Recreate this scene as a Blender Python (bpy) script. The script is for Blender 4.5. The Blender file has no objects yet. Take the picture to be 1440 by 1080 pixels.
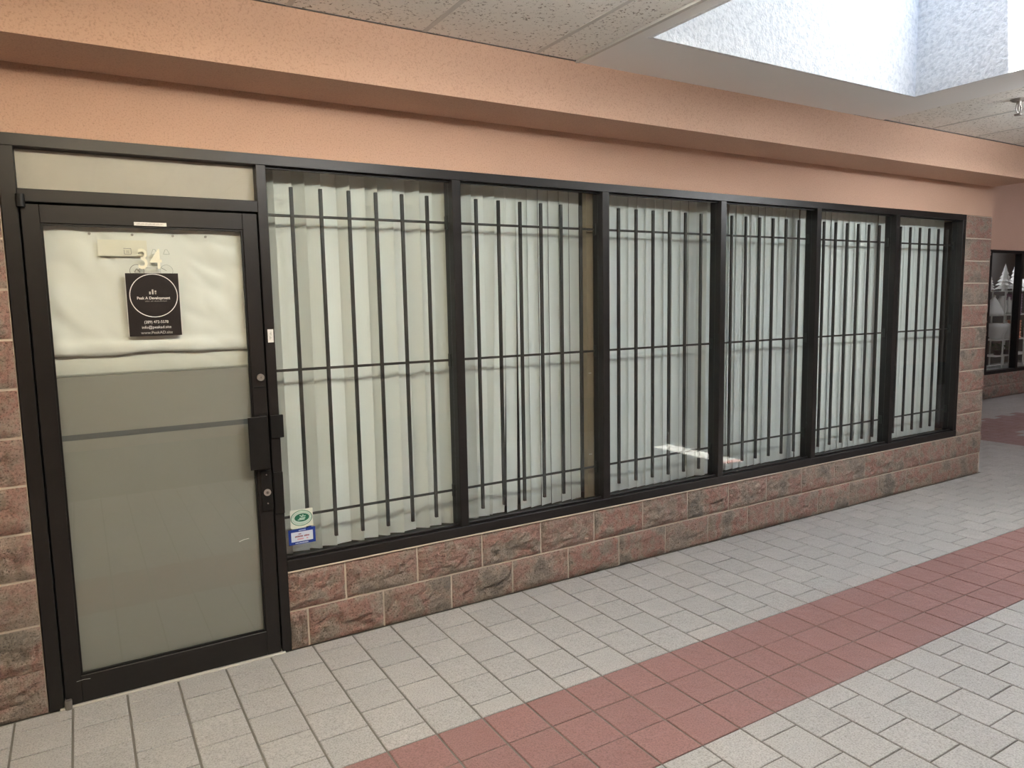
import bpy, bmesh, math, random
from mathutils import Vector, Matrix, noise

# ------------------------------------------------------------------ camera
S = bpy.context.scene
COL = S.collection
CAM = Vector((0.1609, -3.5183, 1.70))
YAW, PITCH, ROLL, FPX = 0.5395, -0.1120, -0.0189, 1016.0
fw = Vector((math.sin(YAW)*math.cos(PITCH), math.cos(YAW)*math.cos(PITCH), math.sin(PITCH)))
rt0 = Vector((math.cos(YAW), -math.sin(YAW), 0)); up0 = rt0.cross(fw)
cr, sr = math.cos(ROLL), math.sin(ROLL)
rt = cr*rt0 + sr*up0; up = -sr*rt0 + cr*up0
cam_d = bpy.data.cameras.new('camera'); cam = bpy.data.objects.new('camera', cam_d); COL.objects.link(cam)
cam.matrix_world = Matrix(((rt.x, up.x, -fw.x, CAM.x), (rt.y, up.y, -fw.y, CAM.y), (rt.z, up.z, -fw.z, CAM.z), (0, 0, 0, 1)))
cam_d.sensor_fit = 'HORIZONTAL'; cam_d.sensor_width = 36.0; cam_d.lens = 36.0*FPX/1440.0
cam_d.clip_start = 0.05; cam_d.clip_end = 200
S.camera = cam
def px_of(p):
    d = Vector(p) - CAM; z = d.dot(fw)
    if z < 0.05: return None
    return (720 + FPX*d.dot(rt)/z, 540 - FPX*d.dot(up)/z)

# ------------------------------------------------------------------ sky, sun, exposure
S.view_settings.view_transform = 'Standard'; S.view_settings.look = 'None'
S.view_settings.gamma = 1.0; S.view_settings.use_curve_mapping = False
S.view_settings.exposure = 0.70
S.cycles.use_denoising = True
S.cycles.max_bounces = 12; S.cycles.diffuse_bounces = 8; S.cycles.glossy_bounces = 4
S.cycles.transparent_max_bounces = 16; S.cycles.sample_clamp_indirect = 6.0
S.cycles.caustics_reflective = False; S.cycles.caustics_refractive = False
world = bpy.data.worlds.new('sky'); S.world = world; world.use_nodes = True
wn = world.node_tree.nodes; wl = world.node_tree.links
bg = wn['Background']
SUN_DIR = Vector((0.454, -0.070, -1.0)).normalized()
SKY_STRENGTH, SUN_STRENGTH, FILL_STRENGTH = 10.0, 84.0, 22.5
sky = wn.new('ShaderNodeTexSky'); sky.sky_type = 'NISHITA'; sky.sun_disc = False
sky.sun_elevation = math.asin(-SUN_DIR.z); sky.sun_rotation = math.atan2(-SUN_DIR.x, -SUN_DIR.y)
bg.inputs['Strength'].default_value = SKY_STRENGTH*0.12
wl.new(sky.outputs[0], bg.inputs['Color'])
sd = bpy.data.lights.new('sun', 'SUN'); sd.energy = SUN_STRENGTH; sd.angle = math.radians(0.53); sd.color = (1.0, 0.96, 0.90)
sun = bpy.data.objects.new('sun', sd); COL.objects.link(sun)
sun.rotation_euler = SUN_DIR.to_track_quat('-Z', 'Y').to_euler(); sun.location = (3, -1.5, 9)

random.seed(7)
# ------------------------------------------------------------------ materials
MATS = {}
def lin(r, g, b):
    f = lambda c: (c/255/12.92) if c/255 <= 0.04045 else ((c/255+0.055)/1.055)**2.4
    return (f(r), f(g), f(b), 1)
class NT:
    def __init__(s, name):
        s.m = bpy.data.materials.new(name); s.m.use_nodes = True; s.t = s.m.node_tree
        s.b = s.t.nodes['Principled BSDF']; s.out = s.t.nodes['Material Output']; MATS[name] = s.m
    def n(s, typ, **kw):
        x = s.t.nodes.new(typ)
        for k, v in kw.items(): setattr(x, k, v)
        return x
    def l(s, a, b): s.t.links.new(a, b)
    def coords(s, rnd=False, scale=(1, 1, 1), world_=False):
        if world_: src = s.n('ShaderNodeNewGeometry').outputs['Position']
        else: src = s.n('ShaderNodeTexCoord').outputs['Object']
        mp = s.n('ShaderNodeMapping'); mp.inputs['Scale'].default_value = scale; s.l(src, mp.inputs['Vector'])
        if rnd:
            oi = s.n('ShaderNodeObjectInfo'); mu = s.n('ShaderNodeMath', operation='MULTIPLY'); mu.inputs[1].default_value = 71.3
            s.l(oi.outputs['Random'], mu.inputs[0])
            cb = s.n('ShaderNodeCombineXYZ'); s.l(mu.outputs[0], cb.inputs[0]); s.l(mu.outputs[0], cb.inputs[2])
            s.l(cb.outputs[0], mp.inputs['Location'])
        return mp.outputs[0]
    def noise(s, vec, scale, detail=4, rough=0.55):
        x = s.n('ShaderNodeTexNoise'); x.inputs['Scale'].default_value = scale; x.inputs['Detail'].default_value = detail
        x.inputs['Roughness'].default_value = rough; s.l(vec, x.inputs['Vector']); return x.outputs['Fac']
    def ramp(s, fac, stops, interp='LINEAR'):
        x = s.n('ShaderNodeValToRGB'); x.color_ramp.interpolation = interp
        e = x.color_ramp.elements
        while len(e) < len(stops): e.new(0.5)
        for i, (p, c) in enumerate(stops):
            e[i].position = p; e[i].color = c if len(c) == 4 else (*c, 1)
        s.l(fac, x.inputs[0]); return x.outputs[0]
    def mix(s, fac, a, b, blend='MIX'):
        x = s.n('ShaderNodeMix', data_type='RGBA', blend_type=blend)
        for v, i in ((fac, 0), (a, 6), (b, 7)):
            if isinstance(v, (int, float)): x.inputs[i].default_value = v
            elif isinstance(v, tuple): x.inputs[i].default_value = v if len(v) == 4 else (*v, 1)
            else: s.l(v, x.inputs[i])
        return x.outputs[2]
    def bump(s, h, strength, dist, prev=None):
        x = s.n('ShaderNodeBump'); x.inputs['Strength'].default_value = strength; x.inputs['Distance'].default_value = dist
        s.l(h, x.inputs['Height'])
        if prev: s.l(prev, x.inputs['Normal'])
        return x.outputs[0]
    def set(s, color=None, rough=None, metal=None, normal=None, spec=None):
        for v, k in ((color, 'Base Color'), (rough, 'Roughness'), (metal, 'Metallic'), (normal, 'Normal'), (spec, 'Specular IOR Level')):
            if v is None: continue
            if isinstance(v, (int, float)): s.b.inputs[k].default_value = v
            elif isinstance(v, tuple): s.b.inputs[k].default_value = v if len(v) == 4 else (*v, 1)
            else: s.l(v, s.b.inputs[k])
        return s.m

def plain(name, color, rough=0.6, metal=0.0, spec=None, var=0.06):
    t = NT(name); v = t.coords()
    nz = t.noise(v, 14, 3); c = t.mix(nz, tuple(x*(1-var) for x in color[:3]), tuple(min(1, x*(1+var)) for x in color[:3]))
    return t.set(c, rough, metal, spec=spec)

# pink sponge stucco
t = NT('pink_stucco'); v = t.coords(world_=True)
f1 = t.noise(v, 140, 5, 0.7); f2 = t.noise(v, 2.0, 3)
c = t.mix(f2, (0.53, 0.347, 0.255), (0.575, 0.377, 0.28)); sp = t.ramp(f1, [(0.34, (0.72, 0.70, 0.68)), (0.48, (1, 1, 1))])
c = t.mix(1.0, c, sp, 'MULTIPLY'); t.set(c, 0.85, 0, t.bump(f1, 0.5, 0.004))
# white stucco of the light well
t = NT('white_stucco'); v = t.coords(world_=True)
f1 = t.noise(v, 42, 4, 0.6); c = t.ramp(f1, [(0.35, (0.60, 0.62, 0.63)), (0.55, (0.76, 0.77, 0.775))])
t.set(c, 0.8, 0, t.bump(f1, 0.9, 0.01))
# drywall
t = NT('drywall'); v = t.coords(world_=True); f1 = t.noise(v, 120, 3); f2 = t.noise(v, 3, 3)
t.set(t.mix(f2, (0.80, 0.80, 0.79), (0.84, 0.84, 0.83)), 0.8, 0, t.bump(f1, 0.2, 0.001))
# fissured ceiling tile
t = NT('acoustic_tile'); v = t.coords(rnd=True, scale=(1, 1, 1)); f1 = t.noise(v, 62, 5, 0.72); f2 = t.noise(v, 5, 2)
c0 = t.mix(f2, (0.78, 0.765, 0.72), (0.84, 0.825, 0.78)); pit = t.ramp(f1, [(0.37, (0.25, 0.22, 0.19)), (0.43, (1, 1, 1))])
t.set(t.mix(1.0, c0, pit, 'MULTIPLY'), 0.9, 0, t.bump(f1, 0.5, 0.003))
plain('tee_metal', (0.55, 0.54, 0.51), 0.5)
plain('shadow_gap', (0.08, 0.075, 0.07), 0.7)
# floor tiles
def tile_mat(name, ca, cb, cc, bumpy):
    t = NT(name); v = t.coords(rnd=True)
    oi = t.n('ShaderNodeObjectInfo')
    big = t.noise(v, 5, 3); arcs = t.n('ShaderNodeTexWave', wave_type='RINGS'); t.l(v, arcs.inputs['Vector'])
    arcs.inputs['Scale'].default_value = 9; arcs.inputs['Distortion'].default_value = 9; arcs.inputs['Detail'].default_value = 4
    fine = t.noise(v, 160, 3, 0.7)
    c = t.mix(oi.outputs['Random'], ca, cb); c = t.mix(t.ramp(big, [(0.3, (0, 0, 0)), (0.75, (1, 1, 1))]), c, cc)
    sp = t.ramp(fine, [(0.32, (0.60, 0.60, 0.58)), (0.52, (1, 1, 1)), (0.68, (1.15, 1.15, 1.15))]); c = t.mix(1.0, c, sp, 'MULTIPLY')
    n1 = t.bump(arcs.outputs['Fac'], bumpy, 0.004); n2 = t.bump(fine, 0.5, 0.002, n1)
    rr = t.ramp(big, [(0.3, (0.42, 0.42, 0.42)), (0.7, (0.58, 0.58, 0.58))])
    t.set(c, rr, 0, n2)
tile_mat('stone_tile', (0.365, 0.36, 0.345), (0.43, 0.42, 0.40), (0.395, 0.38, 0.365), 0.7)
tile_mat('red_tile', (0.235, 0.122, 0.110), (0.275, 0.145, 0.132), (0.265, 0.150, 0.138), 0.4)
plain('grout', (0.16, 0.15, 0.13), 0.9)
# split-face block
t = NT('split_block'); v = t.coords(rnd=True)
big = t.noise(v, 4.5, 4, 0.6); mid = t.noise(v, 38, 6, 0.72); fine = t.noise(v, 120, 4, 0.8)
oi = t.n('ShaderNodeObjectInfo')
c = t.ramp(big, [(0.34, (0.30, 0.265, 0.225)), (0.45, (0.52, 0.42, 0.345)), (0.54, (0.54, 0.30, 0.245)), (0.64, (0.48, 0.395, 0.325))])
c = t.mix(t.ramp(oi.outputs['Random'], [(0.0, (0, 0, 0)), (1.0, (0.4, 0.4, 0.4))]), c, (0.50, 0.40, 0.33))
sp = t.ramp(fine, [(0.34, (0.28, 0.26, 0.25)), (0.48, (1, 1, 1)), (0.60, (1.05, 1.05, 1.05)), (0.70, (1.45, 1.42, 1.4))])  # dark specks put the shade of the rough face into the colour
c = t.mix(1.0, c, sp, 'MULTIPLY')
n1 = t.bump(mid, 1.0, 0.045); n2 = t.bump(fine, 0.9, 0.012, n1); t.set(c, 0.92, 0, n2)
plain('mortar', (0.50, 0.42, 0.34), 0.95)
plain('mortar_light', (0.62, 0.53, 0.43), 0.95)
# bronze storefront aluminium
t = NT('bronze_frame'); v = t.coords(); f1 = t.noise(v, 30, 3)
t.set(t.mix(f1, (0.011, 0.0095, 0.009), (0.016, 0.0135, 0.0125)), 0.36, 0, spec=0.35)
plain('bronze_dark', (0.007, 0.0065, 0.006), 0.45, spec=0.3)
plain('bar_paint', (0.026, 0.026, 0.024), 0.5)
plain('steel', (0.55, 0.54, 0.52), 0.35, 0.9)
plain('dull_steel', (0.30, 0.28, 0.26), 0.45, 0.8)
plain('threshold_metal', (0.52, 0.50, 0.45), 0.5, 0.3)
# thin glass: mirror part by Schlick, the rest passes
def glass(name, tint, rough=0.0, boost=1.0):
    t = NT(name); t.t.nodes.remove(t.b)
    g = t.n('ShaderNodeNewGeometry'); d = t.n('ShaderNodeVectorMath', operation='DOT_PRODUCT')
    t.l(g.outputs['Normal'], d.inputs[0]); t.l(g.outputs['Incoming'], d.inputs[1])
    a = t.n('ShaderNodeMath', operation='ABSOLUTE'); t.l(d.outputs['Value'], a.inputs[0])
    s1 = t.n('ShaderNodeMath', operation='SUBTRACT'); s1.inputs[0].default_value = 1.0; t.l(a.outputs[0], s1.inputs[1])
    p = t.n('ShaderNodeMath', operation='POWER'); p.inputs[1].default_value = 5.0; t.l(s1.outputs[0], p.inputs[0])
    m = t.n('ShaderNodeMath', operation='MULTIPLY_ADD'); m.inputs[1].default_value = 0.96; m.inputs[2].default_value = 0.04*boost
    t.l(p.outputs[0], m.inputs[0])
    tr = t.n('ShaderNodeBsdfTransparent'); tr.inputs[0].default_value = (*tint, 1)
    gl = t.n('ShaderNodeBsdfGlossy'); gl.inputs['Roughness'].default_value = rough
    mx = t.n('ShaderNodeMixShader'); t.l(m.outputs[0], mx.inputs[0]); t.l(tr.outputs[0], mx.inputs[1]); t.l(gl.outputs[0], mx.inputs[2])
    t.l(mx.outputs[0], t.out.inputs[0]); return t.m
glass('clear_glass', (0.975, 0.992, 0.982))
glass('skylight_glass', (0.97, 0.98, 0.98))
# frosted film: a hazy sheet that lets part of what is behind through
t = NT('frosted_film'); v = t.coords(); f1 = t.noise(v, 4, 3)
c = t.mix(f1, (0.262, 0.252, 0.230), (0.282, 0.270, 0.248)); t.set(c, 0.7, spec=0.2)
plain('push_bar_metal', (0.11, 0.115, 0.12), 0.5)
plain('transom_paper', (0.62, 0.56, 0.50), 0.6)
plain('backing_grey', (0.44, 0.41, 0.37), 0.8)
# blind fabric
t = NT('blind_fabric'); v = t.coords(rnd=True, scale=(60, 60, 1.2)); f1 = t.noise(v, 3, 3); oi = t.n('ShaderNodeObjectInfo')
c = t.mix(oi.outputs['Random'], (0.85, 0.885, 0.86), (0.90, 0.93, 0.91)); c = t.mix(f1, c, (0.875, 0.905, 0.885)); t.set(c, 0.65)
# sheet / banner
t = NT('banner_sheet'); v = t.coords(); f1 = t.noise(v, 3, 3); t.set(t.mix(f1, (0.80, 0.80, 0.76), (0.86, 0.86, 0.83)), 0.45)
t = NT('thin_sheet'); v = t.coords(); f1 = t.noise(v, 3, 3); t.set(t.mix(f1, (0.66, 0.66, 0.61), (0.72, 0.72, 0.67)), 0.5)
plain('note_paper', (0.84, 0.81, 0.70), 0.6)
plain('poster_black', (0.016, 0.013, 0.013), 0.3)
plain('ink_white', (0.80, 0.79, 0.76), 0.5)
plain('ink_grey', (0.22, 0.21, 0.20), 0.5)
plain('ink_mid', (0.45, 0.45, 0.42), 0.5)
plain('ink_faint', (0.24, 0.24, 0.21), 0.5)
plain('ink_pale', (0.42, 0.45, 0.40), 0.5)
plain('vinyl_cream', (0.90, 0.88, 0.72), 0.4)
plain('sticker_pale', (0.72, 0.75, 0.66), 0.4)
plain('sticker_green', (0.012, 0.13, 0.075), 0.4)
plain('sticker_mint', (0.55, 0.70, 0.60), 0.4)
plain('sticker_blue', (0.008, 0.035, 0.24), 0.4)
plain('sticker_ice', (0.66, 0.74, 0.85), 0.4)
plain('ink_maroon', (0.25, 0.03, 0.06), 0.5)
plain('ink_pink', (0.70, 0.25, 0.32), 0.5)
plain('label_white', (0.75, 0.74, 0.70), 0.5)
plain('tan_post', (0.30, 0.24, 0.165), 0.6)
plain('interior_dark', (0.10, 0.10, 0.095), 0.8)
plain('interior_floor', (0.14, 0.12, 0.10), 0.8)
plain('white_ceramic', (0.82, 0.82, 0.80), 0.3)
plain('white_wire', (0.78, 0.78, 0.76), 0.4)
plain('leaf_green', (0.06, 0.12, 0.06), 0.7)
plain('dark_basket', (0.05, 0.05, 0.055), 0.7)
plain('coral_cloth', (0.75, 0.33, 0.22), 0.7)
plain('mauve_cloth', (0.45, 0.30, 0.42), 0.7)
plain('paper_white', (0.80, 0.80, 0.80), 0.5)
def emitter(name, col, st):
    t = NT(name); t.set(col, 0.5); t.b.inputs['Emission Color'].default_value = (*col, 1); t.b.inputs['Emission Strength'].default_value = st
emitter('fill_warm', (1.0, 0.87, 0.66), FILL_STRENGTH*0.92)  # glow of the added, unseen fill lamps
emitter('fill_mid', (0.99, 0.98, 0.96), FILL_STRENGTH*1.15)
emitter('fill_cool', (0.94, 0.97, 1.0), FILL_STRENGTH*1.75)
emitter('fill_court', (0.95, 0.93, 1.0), FILL_STRENGTH*0.5)

# ------------------------------------------------------------------ mesh helpers
def box_into(bm, x0, x1, y0, y1, z0, z1, bev=0.0):
    vs = [bm.verts.new((x, y, z)) for x in (x0, x1) for y in (y0, y1) for z in (z0, z1)]
    q = [(0, 1, 3, 2), (4, 6, 7, 5), (0, 4, 5, 1), (2, 3, 7, 6), (0, 2, 6, 4), (1, 5, 7, 3)]
    fs = [bm.faces.new([vs[i] for i in f]) for f in q]
    if bev > 0:
        es = list({e for f in fs for e in f.edges})
        bmesh.ops.bevel(bm, geom=es, offset=bev, segments=1, affect='EDGES')
def cyl_into(bm, c, axis, r, h, seg=20, r2=None):
    r2 = r if r2 is None else r2
    m = Vector(axis).normalized().to_track_quat('Z', 'Y').to_matrix().to_4x4(); m.translation = Vector(c)
    bmesh.ops.create_cone(bm, cap_ends=True, segments=seg, radius1=r, radius2=r2, depth=h, matrix=m)
def grid_solid(bm, pts, thick):
    """closed thin solid from a grid of points: front as given, back moved by thick along +Y"""
    f = [[bm.verts.new(p) for p in r] for r in pts]; b = [[bm.verts.new(Vector(p)+Vector((0, thick, 0))) for p in r] for r in pts]
    n, m = len(pts)-1, len(pts[0])-1
    for i in range(n):
        for k in range(m):
            bm.faces.new((f[i][k], f[i+1][k], f[i+1][k+1], f[i][k+1])); bm.faces.new((b[i][k], b[i][k+1], b[i+1][k+1], b[i+1][k]))
    for i in range(n):
        for k in (0, m): bm.faces.new((f[i][k], b[i][k], b[i+1][k], f[i+1][k]))
    for k in range(m):
        for i in (0, n): bm.faces.new((f[i][k], f[i][k+1], b[i][k+1], b[i][k]))
def mesh_of(bm, name):
    bmesh.ops.recalc_face_normals(bm, faces=bm.faces[:])
    me = bpy.data.meshes.new(name); bm.to_mesh(me); bm.free(); return me
def link(name, me, mat, parent=None, loc=None, smooth=False):
    o = bpy.data.objects.new(name, me); COL.objects.link(o)
    if mat and not me.materials: me.materials.append(MATS[mat])
    if parent: o.parent = parent
    if loc is not None: o.location = loc
    if smooth:
        for p in me.polygons: p.use_smooth = True
    return o
def box(name, x0, x1, y0, y1, z0, z1, mat, parent=None, bev=0.0):
    """box whose origin lies at its base centre"""
    cx, cy = (x0+x1)/2, (y0+y1)/2
    bm = bmesh.new(); box_into(bm, x0-cx, x1-cx, y0-cy, y1-cy, 0, z1-z0, bev)
    loc = Vector((cx, cy, z0))
    if parent: loc = loc - world_loc(parent)
    return link(name, mesh_of(bm, name), mat, parent, loc)
def boxes(name, lst, mat, parent=None, bev=0.0):
    bm = bmesh.new()
    for b in lst: box_into(bm, *b, bev)
    o = link(name, mesh_of(bm, name), mat, parent)
    if parent: o.location = -world_loc(parent)
    return o
def world_loc(o):
    l = Vector(o.location)
    while o.parent: o = o.parent; l += Vector(o.location)
    return l
def cyl(name, c, axis, r, h, mat, parent=None, seg=20, r2=None):
    bm = bmesh.new(); cyl_into(bm, (0, 0, 0), axis, r, h, seg, r2)
    loc = Vector(c) - (world_loc(parent) if parent else Vector())
    return link(name, mesh_of(bm, name), mat, parent, loc)
def empty(name, loc):
    o = bpy.data.objects.new(name, None); COL.objects.link(o); o.location = loc; o.empty_display_size = 0.05; return o
def tag(o, label, cat, group=None):
    o['label'] = label; o['category'] = cat
    if group: o['group'] = group
    return o
def struct(o, label=None):
    o['kind'] = 'structure'
    if label: o['label'] = label
    return o
def text_obj(name, body, x, y, z, size, mat, parent, align='CENTER', depth=0.0004, sx=1.0, bold=0.0):
    cu = bpy.data.curves.new(name, 'FONT'); cu.body = body; cu.size = size; cu.align_x = align; cu.align_y = 'CENTER'; cu.extrude = depth; cu.offset = bold
    tmp = bpy.data.objects.new('tmp', cu); COL.objects.link(tmp)
    dg = bpy.context.evaluated_depsgraph_get(); me = bpy.data.meshes.new_from_object(tmp.evaluated_get(dg))
    bpy.data.objects.remove(tmp); bpy.data.curves.remove(cu)
    me.transform(Matrix.Scale(sx, 4, (1, 0, 0))); me.transform(Matrix.Rotation(math.pi/2, 4, 'X')); me.name = name
    me.materials.clear()
    return link(name, me, mat, parent, Vector((x, y, z)) - world_loc(parent))
def ring(name, x, y, z, r, w, mat, parent, depth=0.0006, ry=1.0, seg=48, tilt=0.0, a0=0.0, a1=2*math.pi):
    bm = bmesh.new(); prev = None; first = None
    n = seg
    for i in range(n+1):
        a = a0 + (a1-a0)*i/n
        row = []
        for rr in (r, r-w):
            X, Z = rr*math.cos(a), rr*ry*math.sin(a)
            X, Z = X*math.cos(tilt)-Z*math.sin(tilt), X*math.sin(tilt)+Z*math.cos(tilt)
            for yy in (-depth, depth): row.append(bm.verts.new((X, yy, Z)))
        if prev:
            for i0, i1 in ((0, 1), (1, 3), (3, 2), (2, 0)): bm.faces.new((prev[i0], prev[i1], row[i1], row[i0]))
        prev = row
    return link(name, mesh_of(bm, name), mat, parent, Vector((x, y, z)) - world_loc(parent))
def ellipse(name, x, y, z, rx, rz, mat, parent, depth=0.0006, tilt=0.0, seg=32):
    bm = bmesh.new(); fr = []; bk = []
    for i in range(seg):
        a = 2*math.pi*i/seg; X, Z = rx*math.cos(a), rz*math.sin(a)
        X, Z = X*math.cos(tilt)-Z*math.sin(tilt), X*math.sin(tilt)+Z*math.cos(tilt)
        fr.append(bm.verts.new((X, -depth, Z))); bk.append(bm.verts.new((X, depth, Z)))
    bm.faces.new(fr); bm.faces.new(bk[::-1])
    for i in range(seg): j = (i+1) % seg; bm.faces.new((fr[i], bk[i], bk[j], fr[j]))
    return link(name, mesh_of(bm, name), mat, parent, Vector((x, y, z)) - world_loc(parent))

# ------------------------------------------------------------------ key dimensions (metres)
X1, WP, MW = 0.9625, 1.008, 0.0512          # first glazed bay starts at X1, bays every WP, mullion MW
XR = X1 + 6*WP                              # right end of the frame
HT, HB, ST, SB = 2.403, 2.353, 0.459, 0.404 # header top/bottom, sill top/bottom
FD = 0.10                                   # frame depth
PX1 = 7.455                                 # right corner of the shop block
SOF, BUY, CEIL = 2.670, -0.360, 2.936       # soffit height, bulkhead face, ceiling
OPP = -6.6                                  # opposite side of the corridor
LEFT, RIGHT = -6.0, 19.0
COURT_Y, COURT_Z = 2.50, 3.80

# ------------------------------------------------------------------ floor
TP = 0.2074; TX0 = 1.063; B1, B2 = -1.030, -1.652
floor = struct(box('floor', LEFT, RIGHT, OPP, 3.4, -0.12, -0.005, 'grout'))
tiles = []                                   # (kind, x0, x1, y0, y1)
def court_red(x, y):
    return (9.05 <= x < 9.68 and -9 < y < 1.50) or (x >= 9.05 and 0.82 <= y < 1.50)
k0, k1 = math.floor((-1.3-TX0)/TP), math.ceil((15.6-TX0)/TP)
for k in range(k0, k1):
    xa, xb = TX0+k*TP, TX0+(k+1)*TP; xm = (xa+xb)/2
    half = (k % 2 == 0)
    # between the wall and the band
    far = -0.002 if xm < PX1 else COURT_Y
    def col(ystart, step, lim, first):
        y = ystart; f = first
        while (y < lim-0.01 if step > 0 else y > lim+0.01):
            y2 = y + step*(TP/2 if f else TP); f = False
            y2 = min(y2, lim) if step > 0 else max(y2, lim)
            ym = (y+y2)/2
            kind = 'red' if (xm > 9.0 and court_red(xm, ym)) else 'stone'
            tiles.append((kind, xa, xb, min(y, y2), max(y, y2))); y = y2
    col(B1, 1, far, half); col(B2, -1, -3.9, half)
    for r in range(3): tiles.append(('red', xa, xb, B1-(r+1)*TP, B1-r*TP))
def tile_area(t):
    _, xa, xb, ya, yb = t
    ps = [px_of((x, y, 0)) for x, y in ((xa, ya), (xb, ya), (xb, yb), (xa, yb))]
    if any(p is None for p in ps): return 0
    if not any(0 <= p[0] <= 1440 and 0 <= p[1] <= 1080 for p in ps): return 0
    return abs(sum(ps[i][0]*ps[(i+1) % 4][1]-ps[(i+1) % 4][0]*ps[i][1] for i in range(4)))/2
GX, GY = 0.0042, 0.0028
def tile_geo(bm, x0, x1, y0, y1, zt=0.0):
    b = 0.003
    lo = [bm.verts.new(p) for p in ((x0, y0, -0.008), (x1, y0, -0.008), (x1, y1, -0.008), (x0, y1, -0.008))]
    mi = [bm.verts.new(p) for p in ((x0, y0, zt-0.002), (x1, y0, zt-0.002), (x1, y1, zt-0.002), (x0, y1, zt-0.002))]
    hi = [bm.verts.new(p) for p in ((x0+b, y0+b, zt), (x1-b, y0+b, zt), (x1-b, y1-b, zt), (x0+b, y1-b, zt))]
    for i in range(4):
        j = (i+1) % 4
        bm.faces.new((lo[i], lo[j], mi[j], mi[i])); bm.faces.new((mi[i], mi[j], hi[j], hi[i]))
    bm.faces.new(hi)
tile_me = {}
ranked = {}
for t_ in tiles: ranked.setdefault(t_[0], []).append((tile_area(t_), t_))
fl_off = world_loc(floor)
for kind, lst in ranked.items():
    lst.sort(key=lambda a: -a[0]); n = 300 if kind == 'stone' else 120
    sing, rest = [a for a in lst[:n] if a[0] > 40], [a for i, a in enumerate(lst) if i >= n or a[0] <= 40]
    nm = 'floor_tile' if kind == 'stone' else 'red_floor_tile'; mat = kind+'_tile'
    for _, (kd, xa, xb, ya, yb) in sing:
        key = (kind, round(yb-ya, 3))
        if key not in tile_me:
            bm = bmesh.new(); h = (yb-ya)/2; tile_geo(bm, -TP/2+GX, TP/2-GX, -h+GY, h-GY); tile_me[key] = mesh_of(bm, nm)
        gz = random.uniform(-0.0006, 0.0006)
        link(nm, tile_me[key], mat, floor, Vector(((xa+xb)/2, (ya+yb)/2, gz)) - fl_off)
    bm = bmesh.new()
    for _, (kd, xa, xb, ya, yb) in rest: tile_geo(bm, xa+GX, xb-GX, ya+GY, yb-GY)
    o = link(nm+'_field', mesh_of(bm, nm), mat, floor, -fl_off); o['kind'] = 'stuff'

# ------------------------------------------------------------------ split-face blocks
def block_mesh(w, h, d, seed, nx=18, nz=9):
    """rough-faced masonry block: front towards -Y, origin at the base centre of the front plane"""
    bm = bmesh.new(); g = []
    for i in range(nx+1):
        row = []
        for k in range(nz+1):
            x, z = -w/2+w*i/nx, h*k/nz
            e = min(i, nx-i, k, nz-k)
            y = 0.004 if e == 0 else -0.009 + 0.018*noise.noise(Vector((x*9+seed*7.1, z*11, seed*3.7))) + 0.016*noise.noise(Vector((x*36+seed, z*40, seed*1.9))) + random.uniform(-.0045, .0045)
            if e == 1: y = y*0.6
            jx = 0 if i in (0, nx) else random.uniform(-.2, .2)*w/nx; jz = 0 if k in (0, nz) else random.uniform(-.2, .2)*h/nz
            row.append(bm.verts.new((x+jx, y, z+jz)))
        g.append(row)
    for i in range(nx):
        for k in range(nz): bm.faces.new((g[i][k], g[i+1][k], g[i+1][k+1], g[i][k+1]))
    bk = [bm.verts.new(p) for p in ((-w/2, d, 0), (w/2, d, 0), (w/2, d, h), (-w/2, d, h))]
    bm.faces.new(bk[::-1])
    bm.faces.new([g[i][0] for i in range(nx+1)][::-1] + [bk[0], bk[1]])
    bm.faces.new([g[i][nz] for i in range(nx+1)] + [bk[2], bk[3]])
    bm.faces.new([g[0][k] for k in range(nz+1)] + [bk[3], bk[0]])
    bm.faces.new([g[nx][k] for k in range(nz+1)][::-1] + [bk[1], bk[2]])
    return mesh_of(bm, 'block')
block_cache = {}
def block(parent, x0, x1, z0, yface, name='block', h=0.190, rot=0.0, d=0.05):
    w = x1-x0; var = random.randrange(8); key = (round(w, 2), var, round(h, 3), d)
    if key not in block_cache: block_cache[key] = block_mesh(w, h, d, var*13.7+w*5)
    o = link(name, block_cache[key], 'split_block', parent, Vector(((x0+x1)/2, yface, z0)) - world_loc(parent))
    return o
J = 0.010
def course(parent, x0, x1, z, first, yface, pitch=0.4):
    """blocks from x0 to x1 with a joint at x = first + n*pitch"""
    js = [x0]; x = first
    while x > x0+0.02: x -= pitch
    while x <= x0+0.02: x += pitch
    while x < x1-0.02: js.append(x); x += pitch
    js.append(x1)
    for a, b in zip(js[:-1], js[1:]):
        if b-a > 0.03: block(parent, a+(J/2 if a > x0 else 0), b-(J/2 if b < x1 else 0.0), z+0.003, yface)
# low wall under the windows
low = struct(box('wall_front', X1-0.002, XR+0.01, 0.007, 0.15, 0.0, 0.400, 'mortar_light'))
course(low, X1, XR+0.012, 0.0, 1.051, 0.0); course(low, X1, XR+0.012, 0.2, 1.251, 0.0)
# right pier
pier = struct(box('wall_right_pier', XR+0.012, PX1, 0.006, 0.30, 0.0, 2.398, 'mortar_light'))
for c_ in range(12):
    z = 0.2*c_
    if c_ == 0: course(pier, XR+0.012, PX1, z, 7.03, 0.0)
    elif c_ == 1:
        block(pier, XR+0.014, 7.236, z+0.003, 0.0); block(pier, 7.246, PX1, z+0.003, 0.0)
    else: block(pier, XR+0.014, PX1, z+0.003, 0.0)
# left pier and the masonry beyond it
lpier = struct(box('wall_left_pier', LEFT, -0.062, 0.006, 0.30, 0.0, 2.398, 'mortar'))
for c_ in range(12): course(lpier, -1.70, -0.064, 0.2*c_-0.008 if c_ else 0.0, -0.30 if c_ % 2 else -0.46, 0.0)

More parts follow.
